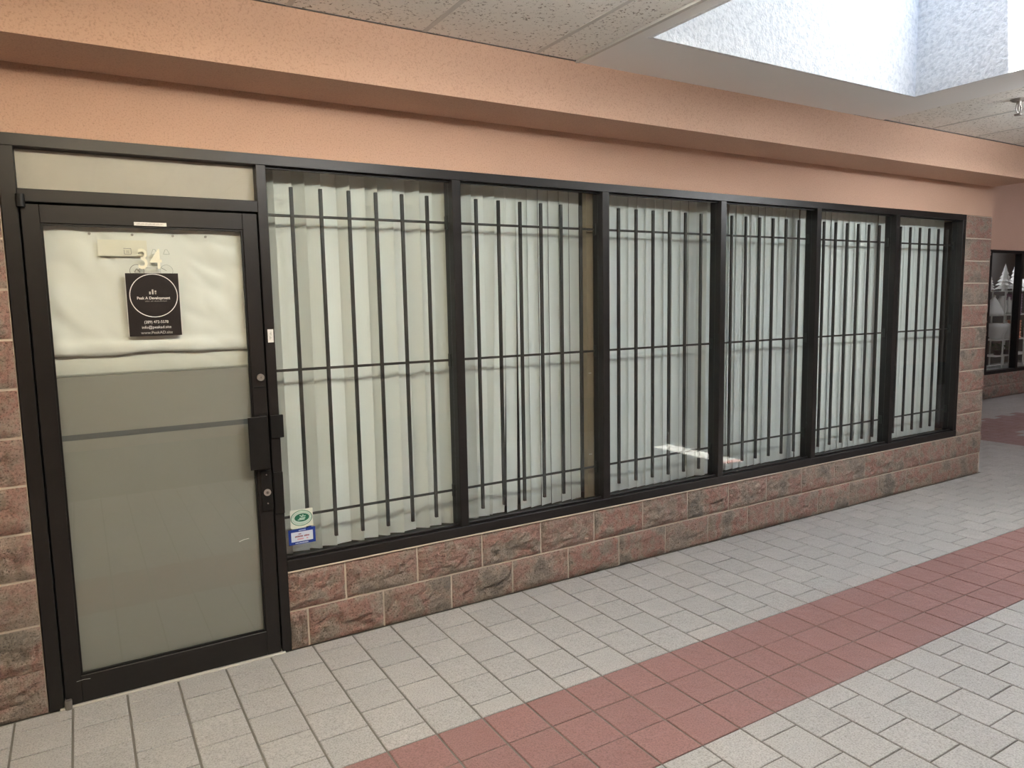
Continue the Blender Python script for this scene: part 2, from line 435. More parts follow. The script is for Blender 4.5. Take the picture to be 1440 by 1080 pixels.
# ------------------------------------------------------------------ upper wall, bulkhead, shop shell
struct(box('wall_upper', LEFT, PX1, 0.0, 0.31, HT-0.003, SOF+0.05, 'pink_stucco'), 'pink stucco wall band above the storefront frame')
struct(box('wall_bulkhead', LEFT, PX1-0.02, BUY, 0.31, SOF, 3.06, 'pink_stucco'), 'pink stucco bulkhead stepping out over the storefront')
shop = struct(box('wall_shop_back', -1.6, PX1-0.10, 1.6, 1.7, 0.0, 3.0, 'interior_dark'))
struct(box('wall_shop_left', -1.7, -1.6, 0.30, 1.7, 0.0, 3.0, 'interior_dark'))
struct(box('wall_shop_right', 7.16, PX1, 0.30, COURT_Y, 0.0, 3.06, 'pink_stucco'))
struct(box('wall_shop_lining', 7.12, 7.16, 0.30, 1.6, 0.0, 3.0, 'interior_dark'))
struct(box('ceiling_shop', -1.7, 7.16, 0.31, 1.7, 3.0, 3.06, 'interior_dark'))

# ------------------------------------------------------------------ corridor shell
struct(box('wall_opposite', LEFT, RIGHT, OPP-0.2, OPP, -0.12, 3.9, 'pink_stucco'))
struct(box('wall_left', LEFT-0.2, LEFT, OPP-0.2, 0.3, -0.12, 3.1, 'pink_stucco'))
struct(box('wall_right', RIGHT, RIGHT+0.2, OPP-0.2, 3.6, -0.12, 3.9, 'pink_stucco'))
# skylight opening
SX0, SX1, SY0, SY1 = 2.588, 4.745, -2.80, -0.818
DX0, DX1 = 2.492, 5.140                      # plain drywall border of the light well
CS = CEIL+0.018
ceil = struct(boxes('ceiling', [(LEFT, SX0-0.02, OPP, BUY, CS, 3.06), (SX1+0.02, PX1, OPP, BUY, CS, 3.06),
                    (SX0-0.02, SX1+0.02, OPP, SY0-0.02, CS, 3.06), (SX0-0.02, SX1+0.02, SY1+0.02, BUY, CS, 3.06)], 'shadow_gap'))
DZ = CEIL-0.006
boxes('drywall_border', [(DX0, SX0-0.02, -3.10, BUY, DZ, CS), (SX1+0.02, DX1, -3.10, BUY, DZ, CS),
                         (SX0-0.02, SX1+0.02, -3.10, SY0-0.02, DZ, CS), (SX0-0.02, SX1+0.02, SY1+0.02, BUY, DZ, CS)], 'drywall', ceil)
boxes('edge_bead', [(DX0-0.022, DX0-0.001, -3.10, BUY, DZ-0.004, CS)], 'tee_metal', ceil)
# tiles: two-by-four lay-in boards with their long side across the corridor
def ctile(x0, x1, y0, y1):
    bm = bmesh.new(); w, d = (x1-x0)/2, (y1-y0)/2
    box_into(bm, -w, w, -d, d, 0, 0.014, 0.0)
    return bm
ct_cache = {}
def lay(x0, x1, ys):
    for a, b in zip(ys[:-1], ys[1:]):
        key = (round(x1-x0, 3), round(abs(b-a), 3))
        if key not in ct_cache: ct_cache[key] = mesh_of(ctile(x0+0.006, x1-0.006, b+0.001, a-0.001), 'ceiling_tile')
        link('ceiling_tile', ct_cache[key], 'acoustic_tile', ceil, Vector(((x0+x1)/2, (a+b)/2, CEIL)))
YS = [BUY-0.002, -1.27, -2.49, -3.71, -4.93, -6.15, OPP]
xs_l = [2.227-0.6095*i for i in range(0, 10)]
for i in range(9): lay(xs_l[i+1], xs_l[i], YS)
lay(2.227, DX0-0.022, [BUY-0.002, -0.918, -2.14, -3.10])
xs_r = [DX1+0.6095*i for i in range(0, 4)]+[PX1]
for i in range(4): lay(xs_r[i], xs_r[i+1], YS)
for a, b in zip(([2.227]+[2.227+0.6095*i for i in (1, 2, 3, 4)]), [2.227+0.6095*i for i in (1, 2, 3, 4)]+[DX1]): lay(a, b, [-3.10, -4.32, -5.54, OPP])
for x in xs_l+xs_r[1:4]: box('ceiling_tee', x-0.012, x+0.012, OPP, BUY-0.001, CEIL-0.002, CEIL+0.010, 'tee_metal', ceil)
box('ceiling_tee', DX1-0.004, DX1+0.004, OPP, BUY-0.001, CEIL-0.004, CEIL+0.010, 'tee_metal', ceil)
# thin dark shadow joint where the boards meet the bulkhead
box('shadow_joint', LEFT, DX0, BUY-0.006, BUY-0.0005, CEIL-0.004, CEIL+0.004, 'shadow_gap', ceil)
box('shadow_joint', 4.80, PX1, BUY-0.006, BUY-0.0005, CEIL-0.006, CEIL+0.004, 'shadow_gap', ceil)
# light well
WZ = 4.32; OX0, OX1, OY0, OY1 = 3.82, 4.745, -2.36, -1.25
well = struct(boxes('ceiling_light_well', [(SX0-0.02, SX0, SY0-0.02, SY1+0.02, DZ-0.001, WZ), (SX1, SX1+0.02, SY0-0.02, SY1+0.02, DZ-0.001, WZ),
        (SX0, SX1, SY1, SY1+0.02, DZ-0.001, WZ), (SX0, SX1, SY0-0.02, SY0, DZ-0.001, WZ),
        (SX0-0.1, OX0, SY0-0.1, SY1+0.1, WZ, WZ+0.08), (OX0, SX1+0.1, SY0-0.1, OY0, WZ, WZ+0.08),
        (OX0, SX1+0.1, OY1, SY1+0.1, WZ, WZ+0.08), (OX1, SX1+0.1, OY0, OY1, WZ, WZ+0.08)], 'white_stucco'), 'white stucco light well rising to a skylight')
sk = struct(box('window_skylight', OX0-0.02, OX1+0.02, OY0-0.02, OY1+0.02, WZ+0.10, WZ+0.106, 'skylight_glass'))
boxes('skylight_curb', [(OX0-0.06, OX0, OY0-0.06, OY1+0.06, WZ+0.08, WZ+0.10), (OX1, OX1+0.06, OY0-0.06, OY1+0.06, WZ+0.08, WZ+0.10),
      (OX0, OX1, OY0-0.06, OY0, WZ+0.08, WZ+0.10), (OX0, OX1, OY1, OY1+0.06, WZ+0.08, WZ+0.10)], 'tee_metal', sk)
# taller crossing court beyond the pier
struct(box('ceiling_court', PX1, RIGHT, OPP, COURT_Y+1.0, COURT_Z, COURT_Z+0.1, 'drywall'))
struct(box('wall_court_fascia', PX1-0.02, PX1+0.05, OPP, COURT_Y, 3.06, COURT_Z+0.1, 'pink_stucco'))
struct(box('wall_corridor_fascia', PX1-0.02, PX1+0.05, OPP, 0.0, CEIL, 3.06, 'pink_stucco'))
FX0 = 12.625
struct(box('wall_court_upper', PX1, RIGHT, COURT_Y, COURT_Y+0.2, 2.39, COURT_Z, 'pink_stucco'), 'shaded pink wall above the far shop window')
cw = struct(box('wall_court_left', PX1, FX0, COURT_Y+0.006, COURT_Y+0.2, 0.0, 2.39, 'mortar'))
for c_ in range(12): course(cw, 11.42, FX0, 0.2*c_, 11.42+(0.2 if c_ % 2 else 0.4), COURT_Y)
cb = struct(box('wall_court_base', FX0, RIGHT, COURT_Y+0.006, COURT_Y+0.2, 0.0, 0.395, 'mortar'))
course(cb, FX0, 17.0, 0.0, FX0+0.16, COURT_Y); course(cb, FX0, 17.0, 0.2, FX0+0.36, COURT_Y)

# ------------------------------------------------------------------ storefront frame
fr = struct(empty('trim_storefront_frame', (0, 0, 0)), 'dark bronze aluminium storefront frame')
box('header', -0.058, XR, 0.0, FD, HB, HT, 'bronze_frame', fr, 0.002)
box('sill', X1, XR, -0.002, FD, SB, ST, 'bronze_frame', fr, 0.002)
box('sill_bead', X1, XR, 0.022, 0.040, ST, ST+0.014, 'bronze_frame', fr, 0.002)
box('jamb', -0.058, -0.004, 0.0, FD, 0.0, HB, 'bronze_frame', fr, 0.002)
box('jamb', XR-MW, XR, 0.0, FD, ST, HB, 'bronze_frame', fr, 0.002)
box('mullion', 0.918, X1, 0.0, FD, 0.0, HB, 'bronze_frame', fr, 0.002)
for i in range(1, 6): box('mullion', X1+i*WP-MW, X1+i*WP, 0.0, FD, ST, HB, 'bronze_frame', fr, 0.002)
box('jamb_lining', XR-0.010, XR+0.011, FD, 0.30, ST, HB, 'bronze_dark', fr)
box('transom_bar', -0.004, 0.918, 0.0, FD, 2.138, 2.189, 'bronze_frame', fr, 0.002)
box('sealant_line', X1, XR, -0.004, 0.004, SB-0.006, SB+0.001, 'mortar_light', fr)
# glass
GY_ = 0.045
for i in range(6):
    struct(box('window_%d' % (i+1), X1+i*WP+0.001, X1+(i+1)*WP-MW-0.001, GY_, GY_+0.006, ST, HB, 'clear_glass'))
tw = struct(box('window_7', -0.003, 0.917, GY_, GY_+0.006, 2.190, HB, 'clear_glass'))
box('paper_lining', -0.002, 0.916, GY_+0.009, GY_+0.010, 2.192, HB-0.002, 'transom_paper', tw)
box('backing_sheet', -0.002, 0.916, 0.075, 0.078, 2.192, HB-0.002, 'transom_paper', tw)
# top dark gasket under the header
for i in range(6): box('gasket', X1+i*WP+0.001, X1+(i+1)*WP-MW-0.001, 0.026, 0.044, HB-0.010, HB, 'bronze_dark', fr)

# ------------------------------------------------------------------ door
door = struct(empty('door_1', (0, 0, 0)), 'dark bronze aluminium door with a full frosted pane')
L0, L1, DT = 0.0, 0.914, 2.130
box('stile', L0+0.003, 0.066, 0.002, 0.046, 0.008, DT, 'bronze_frame', door, 0.002)
stile = box('stile', 0.846, L1-0.003, 0.002, 0.046, 0.008, DT, 'bronze_frame', door, 0.002)
toprail = box('rail', 0.066, 0.846, 0.002, 0.046, 2.056, DT, 'bronze_frame', door, 0.002)
brail = box('rail', 0.066, 0.846, 0.002, 0.046, 0.008, 0.128, 'bronze_frame', door, 0.002)
boxes('glazing_bead', [(0.066, 0.074, 0.008, 0.020, 0.128, 2.056), (0.838, 0.846, 0.008, 0.020, 0.128, 2.056), (0.074, 0.838, 0.008, 0.020, 0.128, 0.137), (0.074, 0.838, 0.008, 0.020, 2.048, 2.056)], 'bronze_dark', door)
box('glass_pane', 0.066, 0.846, 0.020, 0.026, 0.128, 2.056, 'clear_glass', door)
box('frosted_film', 0.067, 0.845, 0.0275, 0.0285, 0.130, 1.154, 'frosted_film', door)
box('frosted_film', 0.067, 0.845, 0.0275, 0.0285, 1.178, 1.424, 'frosted_film', door)
box('backing_sheet', 0.05, 0.86, 0.080, 0.083, 0.10, 2.09, 'backing_grey', door)
box('push_bar', 0.05, 0.86, 0.030, 0.048, 1.148, 1.184, 'push_bar_metal', door, 0.004)
# wrinkled sheets behind the glass
def sheet(name, x0, x1, y, z0, z1, mat, parent, amp, seed, wave=0.0, nx=60, nz=44):
    bm = bmesh.new(); g = []
    for i in range(nx+1):
        row = []
        for k in range(nz+1):
            u, w = i/nx, k/nz; x, z = x0+(x1-x0)*u, z0+(z1-z0)*w
            if k == 0: z += wave*math.sin(u*9+seed)+wave*0.6*math.sin(u*17+2*seed)
            a = amp*(0.35+0.65*abs(u-0.45)*2)
            yy = y + a*noise.noise(Vector((x*5+seed, z*7+x*4, seed))) + a*0.55*(1-abs(noise.noise(Vector((x*11+z*6, z*9, seed+4))))*2)
            if w < 0.12: yy -= amp*0.9*math.sin((0.12-w)/0.12*math.pi)
            row.append((x, yy, z))
        g.append(row)
    grid_solid(bm, g, 0.0009)
    return link(name, mesh_of(bm, name), mat, parent, -world_loc(parent), True)
sh = sheet('hanging_sheet', 0.052, 0.858, 0.0470, 1.510, 2.085, 'banner_sheet', door, 0.011, 3.1, 0.004)
sheet('inner_sheet', 0.052, 0.858, 0.066, 1.420, 2.085, 'thin_sheet', door, 0.0035, 8.2, 0.0)
for x in (0.235, 0.395, 0.555, 0.690): cyl('eyelet', (x, 0.040, 2.022), (0, 1, 0), 0.0055, 0.004, 'dull_steel', door, 12)
# hinge pivots, threshold, locks and pull plate
cyl('pivot', (0.006, -0.010, 2.140), (0, 0, 1), 0.016, 0.050, 'bronze_dark', door)
cyl('pivot', (0.012, -0.008, 0.020), (0, 0, 1), 0.014, 0.040, 'dull_steel', door)
struct(box('trim_threshold', -0.02, 0.930, -0.012, 0.09, -0.004, 0.007, 'threshold_metal', None, 0.002))
for z, m_ in ((1.373, 'dull_steel'), (0.819, 'steel')):
    lk = cyl('lock_cylinder', (0.886, -0.004, z), (0, 1, 0), 0.0165, 0.014, m_, door, 24)
    cyl('keyhole_plug', (0.886, -0.0115, z), (0, 1, 0), 0.0075, 0.004, 'dull_steel', lk, 16)
    box('key_slot', 0.8852, 0.8868, -0.0145, -0.0125, z-0.0045, z+0.0045, 'bronze_dark', lk)
pl = box('pull_plate', 0.812, 0.900, -0.034, -0.028, 0.940, 1.190, 'bronze_dark', door, 0.001)
boxes('pull_return', [(0.872, 0.900, -0.028, 0.002, 0.940, 1.190)], 'bronze_dark', pl)
boxes('plate_edge', [(0.812, 0.895, -0.0345, -0.030, 1.1895, 1.1915)], 'dull_steel', pl)
lb = box('lock_plate', 0.860, 0.912, -0.006, 0.002, 0.728, 0.925, 'bronze_dark', door, 0.002)
cyl('screw', (0.886, -0.008, 0.765), (0, 1, 0), 0.0035, 0.004, 'dull_steel', lb, 10)
cyl('screw', (0.886, -0.008, 0.905), (0, 1, 0), 0.0030, 0.004, 'dull_steel', lb, 10)
box('wear_band', 0.852, 0.906, -0.0005, 0.003, 1.322, 1.330, 'bronze_dark', door)
# strike hardware on the mullion
box('strike_guard', 0.918, 0.978, -0.012, 0.0, 1.078, 1.188, 'bronze_dark', fr, 0.002)
box('strike_cover', 0.919, 0.963, -0.008, 0.0, 0.705, 0.910, 'bronze_dark', fr, 0.002)
# labels on door and frame
lab = box('rail_label', 0.403, 0.529, 0.0005, 0.003, 2.058, 2.073, 'label_white', toprail)
boxes('print', [(0.412+i*0.0049, 0.412+i*0.0049+0.0026, -0.0003, 0.0006, 2.0625, 2.0625+0.003+0.003*((i*7) % 3)/2) for i in range(22)], 'ink_mid', lab)
ml = tag(box('mullion_label', 0.930, 0.956, -0.0022, -0.0004, 1.535, 1.597, 'label_white'), 'small white label stuck on the mullion beside the door lock', 'label')
boxes('print', [(0.939, 0.9405, -0.003, -0.0021, 1.548, 1.566), (0.9405, 0.947, -0.003, -0.0021, 1.556, 1.5575), (0.944, 0.9455, -0.003, -0.0021, 1.568, 1.585), (0.938, 0.944, -0.003, -0.0021, 1.575, 1.5765)], 'ink_grey', ml)

# ------------------------------------------------------------------ things on the door glass
PG = 0.0185
po = tag(empty('poster', (0.459, PG, 1.585)), 'black poster with white circle and contact lines on the door pane', 'poster')
W_, H_ = 0.208, 0.272; px0, pz0 = 0.355, 1.585
bm = bmesh.new(); box_into(bm, -W_/2, W_/2, -0.0006, 0.0006, 0, H_); link('sheet', mesh_of(bm, 'sheet'), 'poster_black', po, (0, 0, 0))
for a in (-1, 1):  # white side strips paint the glass reflection along the sheet's edges
    bm = bmesh.new(); box_into(bm, a*(W_/2)-0.002*(a < 0), a*(W_/2)+0.002*(a > 0), -0.0004, 0.0006, 0, H_)
    link('rim', mesh_of(bm, 'rim'), 'ink_white', po, (0, 0, 0))
cx, ty = 0.459, PG-0.0008
cz = pz0+H_*(1-0.355)
ring('circle', cx+0.002, ty, cz, 0.0955, 0.0032, 'ink_white', po, 0.0004, 0.99)
bm = bmesh.new()
for dx, h in ((-0.013, 0.012), (-0.002, 0.021), (0.009, 0.007), (0.009, 0.0)):
    box_into(bm, dx-0.003, dx+0.003, -0.0004, 0.0004, 0, max(h, 0.004))
box_into(bm, 0.006, 0.012, -0.0004, 0.0004, 0.009, 0.016)
link('bar_chart_mark', mesh_of(bm, 'bar_chart_mark'), 'ink_mid', po, Vector((cx, ty, pz0+H_*0.665))-world_loc(po))
text_obj('lettering', 'Peak A Development', cx, ty, pz0+H_*0.605, 0.0165, 'ink_white', po, depth=0.0004, sx=0.92, bold=0.0003)
bm = bmesh.new()
for i in range(24):
    if i in (5, 9): continue
    box_into(bm, -0.040+i*0.0036, -0.040+i*0.0036+0.0026, -0.0004, 0.0004, 0, 0.003+0.001*(i % 3))
link('small_print', mesh_of(bm, 'small_print'), 'ink_grey', po, Vector((cx+0.006, ty, pz0+H_*0.548))-world_loc(po))
text_obj('lettering', '(289) 472-5578', cx+0.004, ty, pz0+H_*0.222, 0.0168, 'ink_white', po, sx=0.92)
text_obj('lettering', 'info@peakad.site', cx+0.004, ty, pz0+H_*0.138, 0.0168, 'ink_white', po, sx=1.0)
text_obj('lettering', 'www.PeakAD.site', cx+0.004, ty, pz0+H_*0.052, 0.0172, 'ink_mid', po, sx=1.0)
nb = tag(empty('door_number', (0.455, PG, 1.868)), 'cream vinyl numerals 34 on the door pane above the poster', 'numerals')
text_obj('digit', '3', 0.428, PG, 1.914, 0.122, 'vinyl_cream', nb, depth=0.0005, sx=0.80, bold=0.0007)
text_obj('digit', '4', 0.480, PG, 1.914, 0.122, 'vinyl_cream', nb, depth=0.0005, sx=0.80, bold=0.0007)
bd = tag(empty('bicycle_decal', (0.458, PG+0.0006, 1.860)), 'faint grey line decal of a bicycle and small symbols behind the numerals', 'decal')
ring('wheel', 0.402, PG+0.0008, 1.866, 0.0285, 0.0022, 'ink_faint', bd, 0.0003)
ring('wheel', 0.518, PG+0.0008, 1.868, 0.0265, 0.0018, 'ink_pale', bd, 0.0003)
def stroke(name, pts, w, mat, parent, y):
    bm = bmesh.new()
    for (xa, za), (xb, zb) in zip(pts[:-1], pts[1:]):
        d = Vector((xb-xa, 0, zb-za)); n = Vector((-d.z, 0, d.x)).normalized()*w/2
        a, b = Vector((xa, 0, za)), Vector((xb, 0, zb))
        f = [bm.verts.new(p+Vector((0, -0.0003, 0))) for p in (a-n, b-n, b+n, a+n)]; k = [bm.verts.new(p+Vector((0, 0.0003, 0))) for p in (a-n, b-n, b+n, a+n)]
        bm.faces.new(f); bm.faces.new(k[::-1])
        for i in range(4): j = (i+1) % 4; bm.faces.new((f[i], k[i], k[j], f[j]))
    return link(name, mesh_of(bm, name), mat, parent, Vector((0, y, 0))-world_loc(parent))
stroke('frame_lines', [(0.402, 1.866), (0.418, 1.880), (0.500, 1.880), (0.518, 1.868)], 0.002, 'ink_faint', bd, PG+0.0008)
stroke('frame_lines', [(0.392, 1.862), (0.402, 1.876), (0.414, 1.860)], 0.005, 'ink_faint', bd, PG+0.0008)
stroke('square_symbol', [(0.356, 1.962), (0.385, 1.962), (0.385, 1.938), (0.359, 1.938), (0.359, 1.956)], 0.0018, 'ink_faint', bd, PG+0.0008)
stroke('square_symbol', [(0.366, 1.951), (0.378, 1.951)], 0.0018, 'ink_faint', bd, PG+0.0008)
stroke('square_symbol', [(0.366, 1.945), (0.378, 1.945)], 0.0018, 'ink_faint', bd, PG+0.0008)
for x, m_ in ((0.424, 'ink_faint'), (0.474, 'ink_pale'), (0.522, 'ink_pale')):
    stroke('triangle_symbol', [(x-0.012, 1.940), (x-0.004, 1.960), (x+0.004, 1.960), (x+0.013, 1.940), (x-0.012, 1.940)], 0.0018, m_, bd, PG+0.0008)
tag(box('paper_note', 0.262, 0.448, 0.0292, 0.0298, 1.930, 1.998, 'note_paper'), 'blank cream paper strip behind the door pane beside the numerals', 'paper')

# small scratches on the lower pane and the bottom rail
stroke('scratch', [(0.465, 0.800), (0.530, 0.799), (0.554, 0.802), (0.570, 0.816)], 0.0016, 'ink_grey', door, 0.0193)
stroke('scratch', [(0.748, 0.593), (0.771, 0.600), (0.794, 0.602)], 0.0020, 'ink_white', door, 0.0193)
stroke('scratch', [(0.048, 0.108), (0.074, 0.111), (0.100, 0.108)], 0.0018, 'ink_mid', door, 0.0014)

# ------------------------------------------------------------------ stickers on the first window
SG = GY_-0.0012
s1 = tag(empty('oval_sticker', (1.054, SG, 0.604)), 'pale sticker with a green oval emblem on the first window', 'sticker')
bm = bmesh.new(); box_into(bm, -0.056, 0.056, -0.0002, 0.0006, 0, 0.092); link('backing', mesh_of(bm, 'backing'), 'sticker_pale', s1, (0, 0, 0))
ez = 0.604+0.048
ellipse('oval_field', 1.053, SG-0.0005, ez, 0.0520, 0.0385, 'sticker_mint', s1, 0.0003)
ring('oval_rim', 1.053, SG-0.0008, ez, 0.0535, 0.0032, 'sticker_green', s1, 0.0004, 0.74)
ellipse('oval_centre', 1.055, SG-0.0009, ez+0.002, 0.0365, 0.0205, 'sticker_green', s1, 0.0004)
bm = bmesh.new()
for a, b, c_, d_ in ((-0.022, 0.012, -0.012, -0.008), (-0.014, 0.016, -0.006, -0.001), (-0.006, 0.004, 0.003, 0.008), (0.006, 0.018, 0.004, 0.008), (-0.012, -0.006, 0.008, 0.013), (0.0, 0.008, 0.010, 0.014)):
    box_into(bm, a, b, -0.0003, 0.0003, c_, d_)
link('emblem_mark', mesh_of(bm, 'emblem_mark'), 'sticker_mint', s1, Vector((1.056, SG-0.0015, ez+0.002))-world_loc(s1))
bm = bmesh.new()
for i in range(20):
    a = math.pi*(0.08+0.84*i/19)
    for s_ in (1, -1):
        X, Z = 0.0445*math.cos(a), s_*0.0285*math.sin(a); box_into(bm, X-0.0013, X+0.0013, -0.0003, 0.0003, Z-0.0022, Z+0.0022)
link('rim_print', mesh_of(bm, 'rim_print'), 'ink_mid', s1, Vector((1.053, SG-0.0010, ez))-world_loc(s1))
s2 = tag(empty('notice_sticker', (1.052, SG, 0.519)), 'blue bordered notice sticker under the oval one on the first window', 'sticker')
bm = bmesh.new(); box_into(bm, -0.067, 0.067, -0.0002, 0.0006, 0, 0.079); box_into(bm, 0.035, 0.049, -0.0002, 0.0006, 0.079, 0.087)
link('rim', mesh_of(bm, 'rim'), 'sticker_blue', s2, (0, 0, 0))
bm = bmesh.new(); box_into(bm, -0.054, 0.054, -0.0007, -0.0002, 0.015, 0.064); link('panel', mesh_of(bm, 'panel'), 'sticker_ice', s2, (0, 0, 0))
def dashes(name, x0, x1, z, h, n, mat, parent, slant=0.0):
    bm = bmesh.new(); st = (x1-x0)/n
    for i in range(n):
        if random.random() < 0.12: continue
        box_into(bm, x0+i*st, x0+i*st+st*0.72, -0.0012, -0.0007, z+slant*i, z+slant*i+h*random.uniform(.7, 1))
    return link(name, mesh_of(bm, name), mat, parent, (0, 0, 0))
dashes('print_top', -0.020, 0.020, 0.0690, 0.005, 10, 'sticker_ice', s2)
dashes('print_bottom', -0.035, 0.030, 0.0045, 0.006, 14, 'sticker_ice', s2)
dashes('print', -0.018, -0.004, 0.0500, 0.006, 4, 'ink_maroon', s2)
dashes('print', -0.040, 0.036, 0.0370, 0.009, 17, 'ink_maroon', s2)
dashes('print', -0.024, 0.030, 0.0240, 0.008, 12, 'ink_pink', s2)

# ------------------------------------------------------------------ security bars and vertical blinds
ORD = ['first', 'second', 'third', 'fourth', 'fifth', 'sixth']
BY = 0.072
def solid(name, b, mat, bev=0.0):
    bm = bmesh.new(); box_into(bm, *b, bev); me = mesh_of(bm, name); me.materials.append(MATS[mat]); return me
bar_me = solid('bar', (-0.0078, 0.0078, -0.0078, 0.0078, 0, 2.272-0.520), 'bar_paint')
rail_me = solid('cross_rail', (0, WP-MW, 0.0078, 0.0128, -0.0065, 0.0065), 'bar_paint')
brk_me = solid('bracket', (-0.006, 0, -0.008, 0.020, -0.035, 0.035), 'bar_paint')
for i in range(6):
    xl = X1+i*WP
    g = tag(empty('security_bars', (xl+0.48, BY, 0.52)),
            'dark steel security bars behind the %s window from the door' % ORD[i], 'security bars', 'security bars behind the windows')
    for k in range(6): link('bar', bar_me, None, g, (0.129+0.1425*k-0.48, 0, 0))
    for z in (2.137, 1.391, 0.655):
        link('cross_rail', rail_me, None, g, (-0.48, 0, z-0.52)); link('bracket', brk_me, None, g, (WP-MW-0.48, 0, z-0.52))
LY = 0.185
def slat_mesh(w, h, twist, lean, curl=0.003, n=10):
    """one hanging vane: slight S curl across, optional twist and lean towards its foot"""
    bm = bmesh.new(); cols = []
    for k in range(n+1):
        t_ = k/n; z = h*t_; tw = twist*(1-t_); dx = lean*(1-t_)**1.3; row = []
        for i in range(7):
            u = (i/6-0.5)*w; c_ = curl*(1-(2*i/6-1)**2)
            row.append((u*math.cos(tw)-c_*math.sin(tw)+dx, u*math.sin(tw)+c_*math.cos(tw), z))
        cols.append(row)
    grid_solid(bm, cols, 0.0009)
    return mesh_of(bm, 'slat')
slat_std = slat_mesh(0.089, 1.98, 0.0, 0.0); slat_tw = slat_mesh(0.089, 1.98, -0.18, 0.0)
for i in range(6):
    xl = X1+i*WP
    rb = tag(empty('vertical_blind', (xl+0.48, LY, 0.435)),
             'white vertical blind hanging behind the %s window from the door' % ORD[i], 'blind', 'vertical blinds behind the windows')
    box('head_rail', xl-0.012, xl+WP-0.016, LY-0.02, LY+0.02, 2.415, 2.455, 'label_white', rb)
    n = 13; pitch = 0.0766
    for k in range(n):
        x = xl-0.01+pitch*k+0.043 - (xl+0.48); yo = 0.0
        me = slat_std
        if i == 0:
            ang = [-38, -12, -42, -28, 6, -42, -18, -46, -30, 8, -42, -14, -38][k]; x += [0, .006, 0, 0, .004, 0, 0, -.004, 0, 0, .004, 0, 0][k]
        elif i == 1:
            ang = [-24, -38, -16, -34, -10, 10, 12, 13, 15, 12, 14, 12, -10][k]
            if k in (3, 4, 5): me = slat_mesh(0.089, 1.98, (-0.20, 0.10, 0.05)[k-3], (-0.050, -0.045, -0.026)[k-3])
            if k == 12: continue
        else:
            ang = (0, 0, 9.5, 8.0, 6.0, 5.0)[i]+random.uniform(-1.8, 1.8); me = slat_tw if random.random() < 0.08 else slat_std
            if i == 2 and k == 12: ang = -48
        o = link('slat', me, 'blind_fabric', rb, (x, yo, 0)); o.rotation_euler.z = math.radians(ang)
tp = tag(box('timber_post', X1+2*WP-MW-0.034, X1+2*WP-MW+0.03, 0.120, 0.160, 0.40, 2.42, 'tan_post'), 'tan timber post at the right edge of the second window from the door', 'post')
for z in (0.73, 1.25):
    for x in (-0.006, 0.006): cyl('screw_head', (X1+2*WP-MW-0.014+x, 0.1195, z), (0, 1, 0), 0.003, 0.004, 'label_white', tp, 8)
box('mounting_strip', X1+2*WP-MW-0.034, X1+2*WP-MW+0.03, 0.160, 0.30, 0.40, 0.404, 'tan_post', tp)
struct(box('wall_shop_ledge', X1, XR, 0.10, 0.32, 0.36, 0.402, 'interior_floor'))

# ------------------------------------------------------------------ sprinkler
sp_ = tag(empty('sprinkler_head', (5.45, -1.085, CEIL)), 'grey pendent fire sprinkler hanging from the ceiling boards', 'sprinkler')
cyl('escutcheon', (5.45, -1.085, CEIL-0.006), (0, 0, 1), 0.034, 0.014, 'dull_steel', sp_, 24, 0.052)
cyl('body', (5.45, -1.085, CEIL-0.026), (0, 0, 1), 0.014, 0.030, 'dull_steel', sp_, 16)
def arm(s_):
    bm = bmesh.new(); pts = [(0.012, -0.030), (0.028, -0.042), (0.030, -0.062), (0.020, -0.080), (0.006, -0.090)]
    for (a, za), (b, zb) in zip(pts[:-1], pts[1:]):
        d = Vector((s_*(b-a), 0, zb-za)); cyl_into(bm, (s_*(a+b)/2, 0, (za+zb)/2), d, 0.0045, d.length*1.15, 8)
    return link('frame_arm', mesh_of(bm, 'frame_arm'), 'dull_steel', sp_, (0, 0, 0))
arm(1); arm(-1)
cyl('bulb', (5.45, -1.085, CEIL-0.058), (0, 0, 1), 0.005, 0.036, 'dull_steel', sp_, 10)
cyl('deflector', (5.45, -1.085, CEIL-0.096), (0, 0, 1), 0.020, 0.010, 'dull_steel', sp_, 16, 0.024)

# ------------------------------------------------------------------ added fill lamps, out of view, that brighten corridor and court
def fill_lamp(x, y, z, mat, label, ang=0.0):
    """added linear lamp, hung out of view to light blinds, floor and ceiling"""
    t_ = tag(empty('fill_light', (x, y, z)), label, 'fill light', 'added fill lights'); t_.rotation_euler.z = ang
    bm = bmesh.new(); box_into(bm, -0.57, 0.57, -0.11, 0.11, -0.150, -0.095, 0.012); link('diffuser', mesh_of(bm, 'diffuser'), mat, t_, (0, 0, 0))
    for s_ in (-1, 1):
        bm = bmesh.new(); box_into(bm, s_*0.585-0.014, s_*0.585+0.014, -0.115, 0.115, -0.155, -0.090); link('end_cap', mesh_of(bm, 'end_cap'), 'label_white', t_, (0, 0, 0))
        bm = bmesh.new(); cyl_into(bm, (s_*0.585, 0, -0.046), (0, 0, 1), 0.006, 0.092, 10); link('hanger_rod', mesh_of(bm, 'hanger_rod'), 'steel', t_, (0, 0, 0))
    return t_
FILL_LAMPS = [(0.45, -1.90, 'fill_warm', 'added linear fill light over the corridor facing the shop door'),
         (-1.90, -1.90, 'fill_warm', 'added linear fill light over the corridor beside the left pier'),
         (1.75, -1.90, 'fill_mid', 'added linear fill light next to the light well, door side'),
         (5.95, -1.90, 'fill_cool', 'added linear fill light between the light well and the court')]
for x_, y_, m_, l_ in FILL_LAMPS: fill_lamp(x_, y_, CEIL-0.002, m_, l_)
